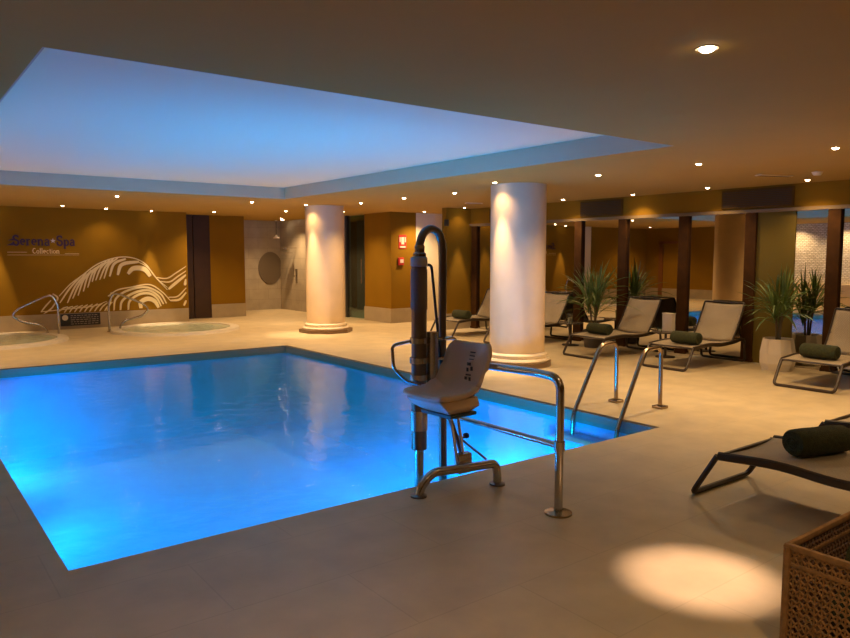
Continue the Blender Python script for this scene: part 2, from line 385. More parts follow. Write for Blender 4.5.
DL = [
 (3.26, 2.02, 'large bright downlight in the near ceiling above the spot of light'),
 (7.27, 4.56, 'downlight in line with the pool steps, right of the recess corner'),
 (7.21, 3.11, 'downlight at the right edge of the photo, nearest in its row'),
 (7.26, 5.94, 'downlight just right of the big near column, beyond the recess corner'),
 (6.85, 7.40, 'downlight touching the top of the big near column'),
 (7.50, 9.05, 'downlight left of the big near column'),
 (7.44, 10.38, 'downlight above the fire signs'),
 (7.49, 11.88, 'downlight just right of the far column'),
 (6.87, 12.95, 'downlight touching the top of the far column'),
 (10.02, 6.05, 'downlight lighting the beam left of the right-hand air grille'),
 (10.06, 4.62, 'downlight lighting the beam right of the right-hand air grille'),
 (10.06, 8.92, 'downlight lighting the beam above the farther palm'),
 (3.31, 12.99, 'downlight nearest the recess above the left wall scene'),
 (5.71, 12.90, 'downlight by the far left corner of the recess'),
 (3.06, 16.20, 'downlight above the wall lettering'),
 (3.99, 16.60, 'downlight above the black plaque'),
 (5.00, 16.78, 'downlight above the crest of the wave mural'),
 (6.30, 16.37, 'downlight in front of the dark door'),
 (7.48, 15.06, 'downlight left of the far column'),
 (8.90, 18.20, 'downlight in the stone shower alcove'),
 (10.15, 13.35, 'downlight in front of the lit white wall'),
 (1.90, 16.78, 'downlight at the left end of the back wall'),
 (11.2, 12.9, 'added fill downlight close to the lit white wall, right of the fire notices'),
 (9.98, 11.72, 'downlight lighting the short mustard wall behind the farthest lounger'),
]
for i, (x, y, lab) in enumerate(DL):
    if i == 0: downlight(x, y, lab, power=1.0, narrow=0, wide=.12, r=.040)
    elif x > 9.9 and y < 9: downlight(x - .12, y, lab, power=.5, narrow=.3, wide=1.2)
    elif i in (16, 21): downlight(x, y, lab, narrow=4, wide=0, nang=29, blend=.5)
    elif i == 23: downlight(x, y, lab, narrow=2.2, wide=.1, nang=29, blend=.5)
    elif y > 16.1 and x < 6: downlight(x, y, lab, power=.8, narrow=.3, wide=.3, nang=27)
    elif i == 20: downlight(x, y, lab, narrow=.6)
    elif i == 22: downlight(x, y, lab, power=.5)  # extra corridor lamp, added only to brighten the white wall
    elif i == 19: downlight(x, y, lab, power=1.3)
    elif i in (4, 8): downlight(x, y, lab, power=1.0, narrow=3.4, wide=.3, nang=46, blend=1)
    else: downlight(x, y, lab)
t0 = [o for o in COL.objects if o.get('label', '').startswith('large bright')][0]
spot('beam', t0, 540, 20.5, .85, (1, .66, .50), aim=(-.08, -.11, -2.6))
# the room goes on beyond the picture's edges: lamps of its rows, plus unseen fill lamps added near the camera
for x, y, lab in ((.9, 13, 'downlight just left of the picture, in line with the far side of the recess'), (-1.2, 13, 'downlight left of the recess, second from it, seen only in the mirrors'),
    (-1.5, 15.8, 'downlight over the left end of the back wall, outside the picture'), (-2.6, 11.2, 'downlight washing the stone mosaic wall, farthest of its row'), (-2.6, 9.8, 'downlight washing the stone mosaic wall, second of its row'),
    (-2.6, 8.3, 'downlight washing the stone mosaic wall, third of its row'),  (10.06, 7.5, 'downlight lighting the beam between the two front air grilles'), (10.06, 10.4, 'downlight lighting the beam behind the big near column'), (11.0, 16, 'downlight in the corridor behind the lit white wall'),
    (8.6, 14.4, 'downlight between the far column and the mustard corner wall'), (-1.2, 1.2, 'added fill downlight behind the left shoulder of the camera'), (2.3, .5, 'added fill downlight in front of the camera to the right, above the picture'), (.5, 1.1, 'added fill downlight almost above the camera'), (5.0, -.2, 'added fill downlight beyond the head of the nearest lounger, outside the picture'),
    (7.3, 1.4, 'downlight over the lounger at the right edge, outside the picture'), (10.06, 3.2, 'downlight lighting the beam by the rightmost lounger')):
    if x < -2.5: downlight(x, y, lab, power=1.0, narrow=1.0)
    elif y < 2 and x < 5.3: downlight(x, y, lab, power=.42, wide=1.4)  # unseen fill lamps, added to warm the near deck, ceiling and lift seat
    elif x > 10 and x < 10.5: downlight(x, y, lab, power=.35, narrow=.2, wide=1.2)
    else: downlight(x, y, lab)
# ---------------------------------------------------------------- underwater lamps
def pool_lamp(x, y, z, ax, label, k=1.0):
    rz = {'+y': PI / 2, '-y': -PI / 2, '+x': 0, '-x': PI}[ax]
    t = thing('underwater_lamp', label, 'pool light', (x, y, z), rz, 'underwater pool lights')
    o = MB().lathe([(.12, 0), (.12, .03), (.095, .035), (.095, .02)], 28, cap=False).build('ring', chrome, t, True); o.rotation_euler = (0, PI / 2, 0)
    o = MB().lathe([(.002, .012), (.095, .012), (.08, .022), (.002, .026)], 28).build('lens', mat('pool_lens', (.5, .8, 1), .3, emit=(.1, .5, 1), es=3), t, True); o.rotation_euler = (0, PI / 2, 0)
    l = bpy.data.lights.new('pool_light', 'SPOT'); l.energy = POOL_W * k; l.color = POOL_C; l.spot_size = math.radians(175); l.spot_blend = 1; l.shadow_soft_size = .09
    lo = bpy.data.objects.new('pool_light', l); COL.objects.link(lo); lo.parent = t; lo.location = (.14, 0, 0)
    lo.rotation_euler = Vector((1, 0, -.12)).to_track_quat('-Z', 'Y').to_euler()
for i, (x, lab) in enumerate([(1.5, 'underwater lamp in the near pool wall, at the left'), (3.2, 'underwater lamp in the near pool wall, under the lift'), (4.7, 'underwater lamp in the near pool wall, by the steps')]):
    pool_lamp(x if i < 2 else 4.25, PY0, -.62 if i < 2 else -.34, '+y', lab, (.22, 1.4, 1.8)[i])
for y, lab in [(5.7, 'underwater lamp in the left pool wall, nearest the camera'), (8.2, 'underwater lamp in the middle of the left pool wall'), (10.4, 'underwater lamp in the left pool wall, at the far end')]:
    pool_lamp(PX0, y, -.62, '+x', lab, {5.7: .38, 8.2: .75, 10.4: .75}[y])
# ---------------------------------------------------------------- sun loungers
def make_lounger(label):
    t = thing('sun_lounger', label, 'sun lounger', (0, 0, 0), 0, 'brown framed sun loungers round the pool')
    H = .355; R = .019
    def rl(y): return [(-.20, y, .02), (-.155, y, .10), (-.02, y, .31), (.35, y, .335), (.70, y, .315), (1.02, y, .33), (1.20, y, .355), (1.30, y, .33), (1.34, y, .02)]
    for s in (-1, 1): MB().tube(catmull(rl(s * H)[2:7], 5) + [Vector(p) for p in rl(s * H)[7:8]], R, n=8, sy=1.5).build('side_rail', frame_m, t, True)
    MB().tube([(-.03, -H, .31), (-.20, -H, .02), (-.20, H, .02), (-.03, H, .31)], R, .05, n=8).build('leg', frame_m, t, True)
    MB().tube([(1.30, -H, .33), (1.34, -H, .02), (1.34, H, .02), (1.30, H, .33)], R, .05, n=8).build('leg', frame_m, t, True)
    MB().tube([(-.02, -H, .31), (-.02, H, .31)], .014, n=8).build('cross_bar', frame_m, t, True)
    MB().tube([(.98, -H, .315), (.98, H, .315)], .012, n=8).build('cross_bar', frame_m, t, True)
    def sling(prof, w, name, par):
        m = MB(); P_ = [Vector((x, 0, z)) for x, z in prof]; pr = catmull(P_, 5); vs = []
        for q in pr: vs.append([m.bm.verts.new((q.x, y, q.z - .022 * (1 - (y / w) ** 2))) for y in [w * k / 4 for k in range(-4, 5)]])
        for A, B in zip(vs, vs[1:]):
            for k in range(8): m.bm.faces.new((A[k], A[k + 1], B[k + 1], B[k]))
        o = m.build(name, sling_m, par, True); sm = o.modifiers.new('thick', 'SOLIDIFY'); sm.thickness = .008; sm.offset = 0
        return o
    sling([(-.03, .318), (.35, .342), (.70, .326), (1.04, .336)], H - .015, 'seat_sling', t)
    bk = sling([(1.03, .345), (1.15, .52), (1.26, .72), (1.34, .88)], H - .03, 'backrest', t)
    MB().tube([(1.02, -H + .03, .34), (1.15, -H + .03, .52), (1.26, -H + .03, .72), (1.34, -H + .03, .885), (1.34, H - .03, .885), (1.26, H - .03, .72), (1.15, H - .03, .52), (1.02, H - .03, .34)], .014, .03, n=8).build('backrest_frame', frame_m, bk, True)
    MB().tube([(1.18, -H + .05, .58), (1.33, -H + .05, .32), (1.33, H - .05, .32), (1.18, H - .05, .58)], .010, .03, n=6).build('support_strut', frame_m, t, True)
    return t
def towel(x, y, z, rz, label):
    t = thing('rolled_towel', label, 'towel', (x, y, z), rz, 'dark green rolled towels')
    m = MB(); r = .088; L = .21; ps = [(-L, r * .86), (-L + .015, r * .98), (-.1, r * 1.02), (0, r), (.1, r * 1.03), (L - .015, r * .97), (L, r * .85)]
    rings = [[m.bm.verts.new((rr * 1.12 * math.cos(a), yy, r + rr * .98 * math.sin(a))) for a in [2 * PI * k / 28 for k in range(28)]] for yy, rr in ps]
    for A, B in zip(rings, rings[1:]):
        for k in range(28): m.bm.faces.new((A[k], A[(k + 1) % 28], B[(k + 1) % 28], B[k]))
    m.bm.faces.new(rings[0][::-1]); m.bm.faces.new(rings[-1])
    m.build('roll', towel_m, t, True)
    for s in (-1, 1):
        sp = [(( .012 + .0095 * a / PI * 1.05) * math.cos(a), s * (L + .001), r + (.012 + .0095 * a / PI) * math.sin(a)) for a in [k * .35 for k in range(34)]]
        MB().tube(sp, .0045, n=5).build('end_spiral', towel_m, t, True)
    return t
LX = 8.92
L0 = make_lounger('sun lounger left of the small table with the white box, beside the pool handrails')
L0.location = (LX - .05, 7.38, 0); L0.rotation_euler = (0, 0, -.05)
dup(L0, (LX, 5.92, 0), 0, 'sun lounger between the small table and the white planter')
dup(L0, (LX - .03, 3.98, 0), 0.0, 'sun lounger by the mirror at the right edge, right of the white planter')
dup(L0, (LX, 9.33, 0), 0, 'sun lounger half hidden by the right side of the big near column')
dup(L0, (LX, 10.95, 0), 0, 'farthest sun lounger, seen behind the pool lift left of the big column')
dup(L0, (4.60, 2.43, 0), -PI / 2, 'nearest sun lounger, foot end towards the pool, behind the rattan basket')
dup(L0, (6.10, 2.43, 0), -PI / 2, 'sun lounger at the right edge just beyond the nearest lounger')
towel(LX + .28, 7.44, .330, -.05, 'rolled green towel on the lounger left of the small table')
towel(LX + .25, 5.86, .332, 0, 'rolled green towel on the lounger between small table and white planter')
towel(LX + .25, 4.02, .332, 0, 'rolled green towel on the lounger at the right, beside the white planter')
towel(LX + .3, 10.90, .332, 0, 'rolled green towel on the farthest lounger, behind the pool lift')
towel(4.72, 2.05, .332, -1.9, 'rolled green towel on the nearest lounger, at the right edge')

# ---------------------------------------------------------------- small tables and what stands on them
def side_table(x, y, label):
    t = thing('side_table', label, 'table', (x, y, 0), 0, 'small dark side tables between loungers')
    MB().lathe([(.21, .385), (.215, .39), (.215, .405), (.20, .41)], 36).build('table_top', mat('table_top_dark', (.09, .07, .055), .25), t, True)
    MB().tube([(0, 0, .02), (0, 0, .388)], .02).build('stem', frame_m, t, True)
    MB().lathe([(.15, 0), (.15, .012), (.02, .022)], 32).build('base', frame_m, t, True)
side_table(9.80, 6.62, 'small dark side table holding the white box')
side_table(9.75, 8.52, 'small dark side table holding the glass candle holder')
mb = thing('menu_box', 'white square box standing on the small table between two loungers', 'box', (9.84, 6.60, .41))
MB().box(-.05, .05, -.085, .085, 0, .27).build('box_body', white_m, mb, bevel=.005)
MB().box(-.056, .056, -.09, .09, .27, .28).build('lid', white_m, mb, bevel=.002)
c = thing('tea_light', 'tiny glass tea light in front of the white box', 'candle', (9.70, 6.66, .41))
MB().lathe([(.028, 0), (.035, .05), (.031, .05), (.025, .006)], 20, cap=False).build('glass_cup', glass_c, c, True)
MB().lathe([(.022, .003), (.022, .025), (.002, .026)], 16).build('wax', white_m, c)
c = thing('candle_holder', 'clear glass candle holder on the small table behind the near lounger towel', 'candle holder', (9.70, 8.50, .41))
MB().lathe([(.05, 0), (.055, .16), (.05, .16), (.045, .008)], 24, cap=False).build('glass_cup', glass_c, c, True)
MB().lathe([(.035, .003), (.035, .09), (.002, .091)], 20).build('candle', white_m, c)

# ---------------------------------------------------------------- palms in planters
def palm(x, y, label, h, spread, n, seed, pot='white', rz=0, leaf=leaf_m, lean=(0, 0), xlim=10.26):
    rnd = random.Random(seed)
    t = thing('potted_palm', label, 'potted plant', (x, y, 0), rz)
    if pot == 'white':
        prof = [(.20, 0), (.235, .10), (.235, .24), (.20, .44), (.18, .44), (.18, .38)]
        MB().lathe(prof, 9, cap=False, ph=.3).build('planter', pot_m, t); zt = .41
        MB().lathe([(.01, .375), (.182, .375), (.182, .385), (.01, .39)], 9, ph=.3).build('soil', soil_m, t)
        mb_ = MB()
        mb_.lathe([(.01, .005), (.185, .005), (.185, .012), (.01, .012)], 9, ph=.3); mb_.build('planter_base', pot_m, t)
    else:
        MB().lathe([(.15, 0), (.19, .30), (.175, .30), (.17, .27)], 28, cap=False).build('planter', pot_d, t, True); zt = .28
        MB().lathe([(.01, .0), (.15, .0), (.17, .26), (.01, .27)], 28).build('soil', soil_m, t)
    tr = MB(); fo = MB()
    ns = 3
    tops = []
    for k in range(ns):
        a = 2 * PI * k / ns + rnd.random(); p = [Vector((.03 * math.cos(a), .03 * math.sin(a), zt - .02)), Vector((.06 * math.cos(a), .06 * math.sin(a), zt + (h - zt) * .3)), Vector((.09 * math.cos(a) + lean[0], .09 * math.sin(a) + lean[1], zt + (h - zt) * (.30 + .08 * k)))]
        tr.tube(catmull(p, 4), .015, n=7); tops.append((p[-1], a))
    for k in range(n * 4):
        base, a0 = tops[k % ns]; a = rnd.uniform(0, 2 * PI); up = rnd.uniform(.05, 1.0) ** .8
        L = (h - base.z) * rnd.uniform(.80, 1.15); el = math.radians(25 + 62 * up); wd = rnd.uniform(.013, .022)
        p = base - Vector((0, 0, rnd.uniform(0, .22) * (h - base.z))); d = Vector((math.cos(a) * math.cos(el), math.sin(a) * math.cos(el), math.sin(el)))
        side = Vector((-math.sin(a), math.cos(a), rnd.uniform(-.4, .4))).normalized(); prev = None; N_ = 7
        for i in range(N_):
            f_ = i / (N_ - 1); wq = wd * (.35 + 1.3 * f_) * (1 - f_) ** .5 if f_ < 1 else .001
            vv = [fo.bm.verts.new((min(q.x, xlim - x), q.y, q.z)) for q in (p + side * wq, p - Vector((0, 0, wq * .5)), p - side * wq)]
            if prev:
                fo.bm.faces.new((prev[0], prev[1], vv[1], vv[0])); fo.bm.faces.new((prev[1], prev[2], vv[2], vv[1]))
            prev = vv; p = p + d * L / (N_ - 1); d = (d + Vector((0, 0, -.16 - .14 * (1 - up)))).normalized()
    tr.build('stem', stem_m, t, True)
    fo.build('fronds', leaf, t)
    return t
palm(9.86, 8.10, 'leafy potted palm between two loungers, nearer the big round column', 1.52, .36, 26, 3, pot='dark')
palm(9.95, 4.93, 'tall potted palm in a faceted white planter by the olive pier', 1.46, .36, 26, 8, pot='white')
# ---------------------------------------------------------------- pool lift
lift = thing('pool_lift', 'stainless pool lift with a white plastic seat, at the near pool edge', 'pool lift', (3.15, 3.72, 0))
def W(*p): return tuple(Vector(p) - Vector((3.15, 3.72, 0)))
def T(name, pts, r, m=chrome, fr=.04, n=12): return MB().tube([W(*p) for p in pts], r, fr, n).build(name, m, lift, True)
# floor stand
T('floor_stand', [(2.78, 3.72, 0), (2.80, 3.72, .06), (2.88, 3.70, .15), (3.36, 3.60, .15), (3.37, 3.59, .08), (3.37, 3.59, 0)], .030, chrome, .05)
for x, y in ((2.78, 3.72), (3.37, 3.59)): MB().lathe([(.055, 0), (.055, .012), (.03, .018)], 24, c=W(x, y, 0)).build('floor_flange', steel_d, lift)
# water cylinder
cy = T('cylinder', [(3.01, 4.02, .22), (3.01, 4.02, 1.52)], .055, steel_d)
MB().lathe([(.057, 1.22), (.059, 1.22), (.059, 1.50), (.057, 1.50)], 24, c=W(3.01, 4.02, 0), cap=False).build('cylinder_label', mat('label_grey', (.17, .14, .13), .4), cy)
MB().lathe([(.057, .36), (.061, .36), (.061, .50), (.057, .50)], 24, c=W(3.01, 4.02, 0), cap=False).build('collar', chrome, cy)
MB().lathe([(.050, 1.52), (.060, 1.525), (.060, 1.58), (.045, 1.59), (.02, 1.592)], 24, c=W(3.01, 4.02, 0)).build('end_cap', grey_m, lift, True)
T('piston', [(3.01, 4.02, -.75), (3.01, 4.02, .24)], .034)
T('guide_tube', [(3.10, 3.98, .70), (3.10, 3.98, 1.06)], .042)
T('hose_bend', [(3.015, 4.02, 1.58), (3.015, 4.02, 1.68), (3.045, 4.02, 1.755), (3.11, 4.02, 1.79), (3.18, 4.02, 1.765), (3.215, 4.02, 1.69), (3.22, 4.02, 1.56), (3.22, 4.02, .90), (3.22, 4.01, .10), (3.22, 4.01, -.75)], .029, steel_d, .05)
MB().lathe([(.04, 1.585), (.045, 1.59), (.045, 1.61), (.034, 1.62), (.036, 1.66), (.03, 1.67)], 20, c=W(3.015, 4.02, 0)).build('coupling', steel_b, lift, True)
T('control_rod', [(3.05, 4.02, 1.53), (3.115, 4.02, 1.53), (3.125, 4.02, 1.49), (3.20, 4.00, .74)], .010, black, .02, 8)
for z in (1.0, .86, .74):
    MB().tube([W(3.00, 4.0, z), W(3.29, 4.0, z)], .014, n=8).lathe([(.060, z - .02), (.066, z - .02), (.066, z + .02), (.060, z + .02)], 20, c=W(3.01, 4.02, 0), cap=False).build('clamp', chrome, lift, True)
# lower linkage
T('link_rod', [(3.05, 3.72, .53), (3.10, 3.69, .12)], .010, chrome, 0, 8)
T('link_rod', [(3.11, 3.72, .53), (3.15, 3.68, .14)], .010, chrome, 0, 8)
T('link_rod', [(3.12, 3.84, .52), (3.19, 3.72, .14)], .016, steel_d, 0, 8)
T('brace', [(3.17, 3.80, .34), (3.33, 3.66, .17)], .009, steel_d, 0, 8)
T('lever', [(3.15, 3.78, .30), (3.27, 3.82, .31)], .009, steel_d, 0, 8)
MB().lathe([(.004, -.022), (.02, -.012), (.023, 0), (.02, .012), (.004, .022)], 16, c=W(3.28, 3.82, .315)).build('lever_knob', mat('blue_knob', (.02, .05, .09), .4), lift, True)
MB().box(-.06, .06, -.03, .03, .10, .24, Matrix.Translation(W(3.15, 3.70, 0))).build('pivot_block', chrome, lift, bevel=.012)
MB().box(-.05, .05, -.05, .05, .46, .56, Matrix.Translation(W(3.06, 3.74, .03))).build('seat_bracket', mat('navy_metal', (.02, .03, .06), .35, .6), lift, bevel=.01)
# arm loops
T('arm_rail', [(3.00, 4.05, 1.00), (2.86, 4.14, .965), (2.86, 4.12, .80), (2.90, 4.02, .72), (2.96, 3.93, .70)], .012, chrome, .04, 8)
T('arm_rail', [(3.20, 3.98, 1.00), (3.33, 4.0, 1.0), (3.34, 4.0, .82), (3.22, 3.98, .73)], .012, chrome, .05, 8)
# seat : local +x = forward
sr = math.radians(184)
def seat_shell():
    m = MB(); path = catmull([Vector(p) for p in ((.24, 0, .655), (.16, 0, .635), (.0, 0, .625), (-.12, 0, .64), (-.185, 0, .71), (-.225, 0, .82), (-.25, 0, .93), (-.262, 0, 1.0))], 4)
    n = len(path); T_ = []
    for i, p in enumerate(path):
        s = i / (n - 1); tg = (path[min(i + 1, n - 1)] - path[max(i - 1, 0)]).normalized(); nm = Vector((-tg.z, 0, tg.x)); nm = -nm if nm.z < 0 and abs(nm.z) > .3 else nm
        if nm.x < 0: nm = -nm
        if s < .45: nm = Vector((.0, 0, 1)).lerp(nm, max(0, s - .25) * 3).normalized()
        wing = .02 + .05 * math.sin(PI * min(1, s * 1.0)) + (.02 if .3 < s < .7 else 0)
        hw = .225 if s < .8 else .225 - .05 * ((s - .8) / .2) ** 2
        if s < .12: hw = .20 + .025 * s / .12
        row = []
        for k in range(-6, 7):
            u = k / 6; row.append(m.bm.verts.new(p + Vector((0, u * hw, 0)) + nm * wing * abs(u) ** 3.5))
        T_.append(row)
    for A, B in zip(T_, T_[1:]):
        for k in range(12): m.bm.faces.new((A[k], A[k + 1], B[k + 1], B[k]))
    return m
seat_o = seat_shell().build('seat', seat_m, lift, True)
sm = seat_o.modifiers.new('thick', 'SOLIDIFY'); sm.thickness = .03; sm.offset = 0
seat_o.rotation_euler = (0, 0, sr); seat_o.location = W(3.03, 3.73, .045); seat_o.scale = (.95, .95, .95)
un = MB(); prs = [(.09, -.10, .13, .525), (.17, -.15, .185, .575), (.225, -.13, .185, .625), (.225, -.13, .185, .64)]
A_ = None
for xf, xb, hw, z in prs:
    row = [un.bm.verts.new(q) for q in ((xf, hw, z), (xb, hw, z), (xb, -hw, z), (xf, -hw, z))]
    if A_:
        for k in range(4): un.bm.faces.new((A_[k], A_[(k + 1) % 4], row[(k + 1) % 4], row[k]))
    else: un.bm.faces.new(row)
    A_ = row
un.bm.faces.new(A_[::-1])
un.build('seat_underside', seat_m, seat_o, bevel=.02)
MB().box(-.14, .11, -.16, .16, .505, .53).build('seat_plate', mat('teal_plate', (.05, .09, .10), .4, .3), seat_o, bevel=.005)
ms = MB()   # printed pictograms on the side of the backrest
for (a, z, w_, h_) in ((0, .93, .05, .008), (0, .905, .05, .008), (.0, .88, .045, .006), (-.01, .845, .035, .022), (.012, .815, .02, .030), (-.012, .805, .018, .028), (0, .77, .05, .010), (-.012, .745, .022, .022), (.014, .742, .018, .026)):
    xx = -.185 - (z - .71) * .30; ms.box(xx + .020, xx + .024, a * 1.6 - w_ / 2 + .03, a * 1.6 + w_ / 2 + .03, z - h_ / 2, z + h_ / 2)
ms.build('pictograms', mat('dark_print', (.06, .04, .04), .5), seat_o)

# guard rail of the lift
gr = thing('guard_rail', 'polished double guard rail from the pool lift to a single floor post', 'handrail', (3.28, 2.94, 0))
def G(*p): return tuple(Vector(p) - Vector((3.28, 2.94, 0)))
MB().tube([G(3.28, 2.94, 0), G(3.28, 2.94, .85), G(3.28, 3.12, .86), G(3.28, 3.64, .845)], .026, .12, 14).build('post_and_top_rail', chrome, gr, True)
MB().tube([G(3.28, 2.96, .43), G(3.28, 3.95, .43)], .020, 0, 12).build('lower_rail', chrome, gr, True)
MB().lathe([(.032, .40), (.034, .40), (.034, .46), (.032, .46)], 18, cap=False).build('clamp', chrome, gr)
MB().lathe([(.085, 0), (.085, .012), (.03, .02)], 32).build('floor_flange', steel_b, gr)
# entry handrails at the steps
def hand_rail(post, top, bend, deck, label):
    o = Vector((post[0], post[1], 0)); L = lambda p: tuple(Vector(p) - o)
    t = thing('pool_handrail', label, 'handrail', o, 0, 'bronze toned handrails at the pool steps')
    MB().tube([L((post[0], post[1], 0)), L((post[0] - .01, post[1], top)), L((bend[0], bend[1], top - .01)), L(deck), L((deck[0] - .03, deck[1], -.46))], .022, .09, 12).build('tube', steel_b, t, True)
    MB().box(-.06, .06, -.06, .06, 0, .03).build('floor_plate', steel_b, t, bevel=.006)
hand_rail((6.34, 4.88), .66, (6.05, 4.87), (5.60, 4.84, -.03), 'pool handrail at the steps, farther from the camera')
hand_rail((6.45, 4.40), .65, (6.13, 4.38), (5.58, 4.28, -.10), 'pool handrail at the steps, nearer the camera')

# ---------------------------------------------------------------- rattan basket with towels
BX, BY, BH = 2.86, 1.34, .43
bk = thing('rattan_basket', 'open square rattan basket at the lower right corner of the picture', 'basket', (BX + .35, BY - .30, 0))
x0, x1, y0, y1 = -.35, .35, -.30, .30
for x in (x0, x1):
    for y in (y0, y1): MB().tube([(x, y, 0), (x, y, BH)], .016, n=8).build('corner_post', wick_m, bk, True)
MB().tube([(x0, y0, BH), (x1, y0, BH), (x1, y1, BH), (x0, y1, BH)], .017, n=8, closed=True).tube([(x0, y0, BH - .07), (x1, y0, BH - .07), (x1, y1, BH - .07), (x0, y1, BH - .07)], .011, n=8, closed=True).build('rim', wick_m, bk, True)
MB().tube([(x0, y0, .02), (x1, y0, .02), (x1, y1, .02), (x0, y1, .02)], .015, n=8, closed=True).build('bottom_rim', wick_m, bk, True)
MB().box(x0, x1, y0, y1, .02, .035).build('bottom', wick_d, bk)
def lattice(a0, a1, fn):
    m = MB(); n = int((a1 - a0) / .028)
    for i in range(1, n): a = a0 + (a1 - a0) * i / n; m.tube([fn(a, .02), fn(a, BH)], .0045, n=5)
    k = int(BH / .022)
    for i in range(1, k):
        z = .02 + (BH - .02) * i / k; pts = []
        for j in range(2 * n + 1):
            a = a0 + (a1 - a0) * j / (2 * n); p = Vector(fn(a, z + (.007 if (j + i) % 2 else -.007))); pts.append(p)
        m.tube(pts, .0062, n=5)
    return m
lattice(y0, y1, lambda a, z: (x0, a, z)).build('side_weave', wick_m, bk, True)
lattice(y0, y1, lambda a, z: (x1, a, z)).build('side_weave', wick_m, bk, True)
lattice(x0, x1, lambda a, z: (a, y1, z)).build('side_weave', wick_d, bk, True)
lattice(x0, x1, lambda a, z: (a, y0, z)).build('side_weave', wick_m, bk, True)
towel(BX + .50, BY - .30, .036, 0, 'rolled green towel lying low in the rattan basket, farther right')
towel(BX + .26, BY - .30, .036, 0, 'rolled green towel lying low in the rattan basket, nearer the corner')
towel(BX + .42, BY - .29, .212, 0.1, 'rolled green towel on top of the others in the rattan basket')

# ---------------------------------------------------------------- things on the walls and ceiling
MURAL = [(0.033, [(3.511, 1.134), (3.291, 0.89), (3.077, 0.573)]),
(0.033, [(3.628, 1.209), (3.397, 0.925), (3.225, 0.567)]),
(0.033, [(3.731, 1.265), (3.488, 0.981), (3.334, 0.659)]),
(0.033, [(3.823, 1.322), (3.58, 1.075), (3.442, 0.72)]),
(0.033, [(3.898, 1.368), (3.673, 1.17), (3.552, 0.805)]),
(0.033, [(3.973, 1.418), (3.765, 1.226), (3.644, 0.888)]),
(0.033, [(4.048, 1.457), (3.84, 1.283), (3.739, 1.013)]),
(0.033, [(4.123, 1.488), (3.932, 1.321), (3.813, 1.043)]),
(0.033, [(4.198, 1.515), (4.025, 1.34), (3.897, 1.057)]),
(0.033, [(4.292, 1.53), (4.1, 1.378), (3.986, 1.078)]),
(0.048, [(4.461, 1.514), (4.213, 1.405), (4.106, 1.123)]),
(0.067, [(4.747, 1.449), (4.381, 1.388), (4.278, 1.152)]),
(0.096, [(4.991, 1.115), (4.858, 1.279), (4.626, 1.298), (4.499, 1.176)]),
(0.022, [(3.069, 0.718), (3.294, 0.966), (3.548, 1.16), (3.881, 1.407), (4.293, 1.546), (4.634, 1.53), (4.901, 1.384), (5.09, 1.105), (5.37, 0.787)]),
(0.022, [(4.689, 1.465), (4.938, 1.319), (5.148, 1.043), (5.372, 0.845)]),
(0.026, [(5.129, 1.08), (5.37, 1.059), (5.579, 1.179), (5.826, 1.335)]),
(0.03, [(5.206, 0.989), (5.429, 0.975), (5.618, 1.096), (5.822, 1.226)]),
(0.059, [(5.395, 0.803), (5.551, 0.931), (5.82, 1.134)]),
(0.057, [(5.779, 0.884), (5.817, 1.029)]),
(0.026, [(5.389, 0.612), (5.604, 0.63), (5.811, 0.824)]),
(0.044, [(5.428, 0.536), (5.643, 0.553), (5.807, 0.715)]),
(0.044, [(5.743, 0.402), (5.802, 0.526)]),
(0.026, [(4.056, 0.684), (4.266, 0.819), (4.573, 0.874), (4.964, 0.921), (5.239, 0.749), (5.428, 0.536)]),
(0.041, [(4.167, 0.35), (4.222, 0.626), (4.493, 0.804), (4.884, 0.862), (5.197, 0.71), (5.336, 0.474)]),
(0.048, [(4.306, 0.344), (4.356, 0.569), (4.606, 0.737), (4.921, 0.796), (5.147, 0.662), (5.27, 0.46)]),
(0.048, [(4.478, 0.356), (4.515, 0.555), (4.721, 0.701), (4.958, 0.717), (5.121, 0.605), (5.212, 0.413)]),
(0.089, [(4.757, 0.384), (4.762, 0.525), (4.922, 0.596), (5.071, 0.534), (5.154, 0.382)]),
(0.044, [(4.133, 0.768), (4.087, 0.532), (4.025, 0.357)]),
(0.026, [(3.232, 0.483), (3.127, 0.449), (3.01, 0.353)]),
(0.026, [(3.331, 0.49), (3.224, 0.449), (3.15, 0.349)]),
(0.026, [(3.43, 0.497), (3.322, 0.448), (3.248, 0.344)]),
(0.026, [(3.529, 0.505), (3.42, 0.447), (3.346, 0.339)]),
(0.026, [(3.63, 0.512), (3.52, 0.447), (3.444, 0.334)]),
(0.026, [(3.731, 0.519), (3.62, 0.446), (3.544, 0.329)]),
(0.026, [(3.833, 0.527), (3.721, 0.446), (3.644, 0.324)]),
(0.026, [(3.936, 0.535), (3.823, 0.445), (3.745, 0.32)]),
(0.026, [(4.04, 0.542), (3.925, 0.445), (3.847, 0.315)]),
(0.026, [(4.144, 0.55), (4.029, 0.444), (3.95, 0.309)]),
(0.03, [(2.948, 0.775), (3.039, 0.67), (2.901, 0.448)]),
(0.026, [(2.908, 0.637), (2.795, 0.509), (2.706, 0.393)]),
(0.026, [(2.984, 0.558), (2.894, 0.448), (2.755, 0.353)]),
(0.019, [(2.723, 0.4), (3.202, 0.434), (3.737, 0.476), (4.033, 0.574)])]

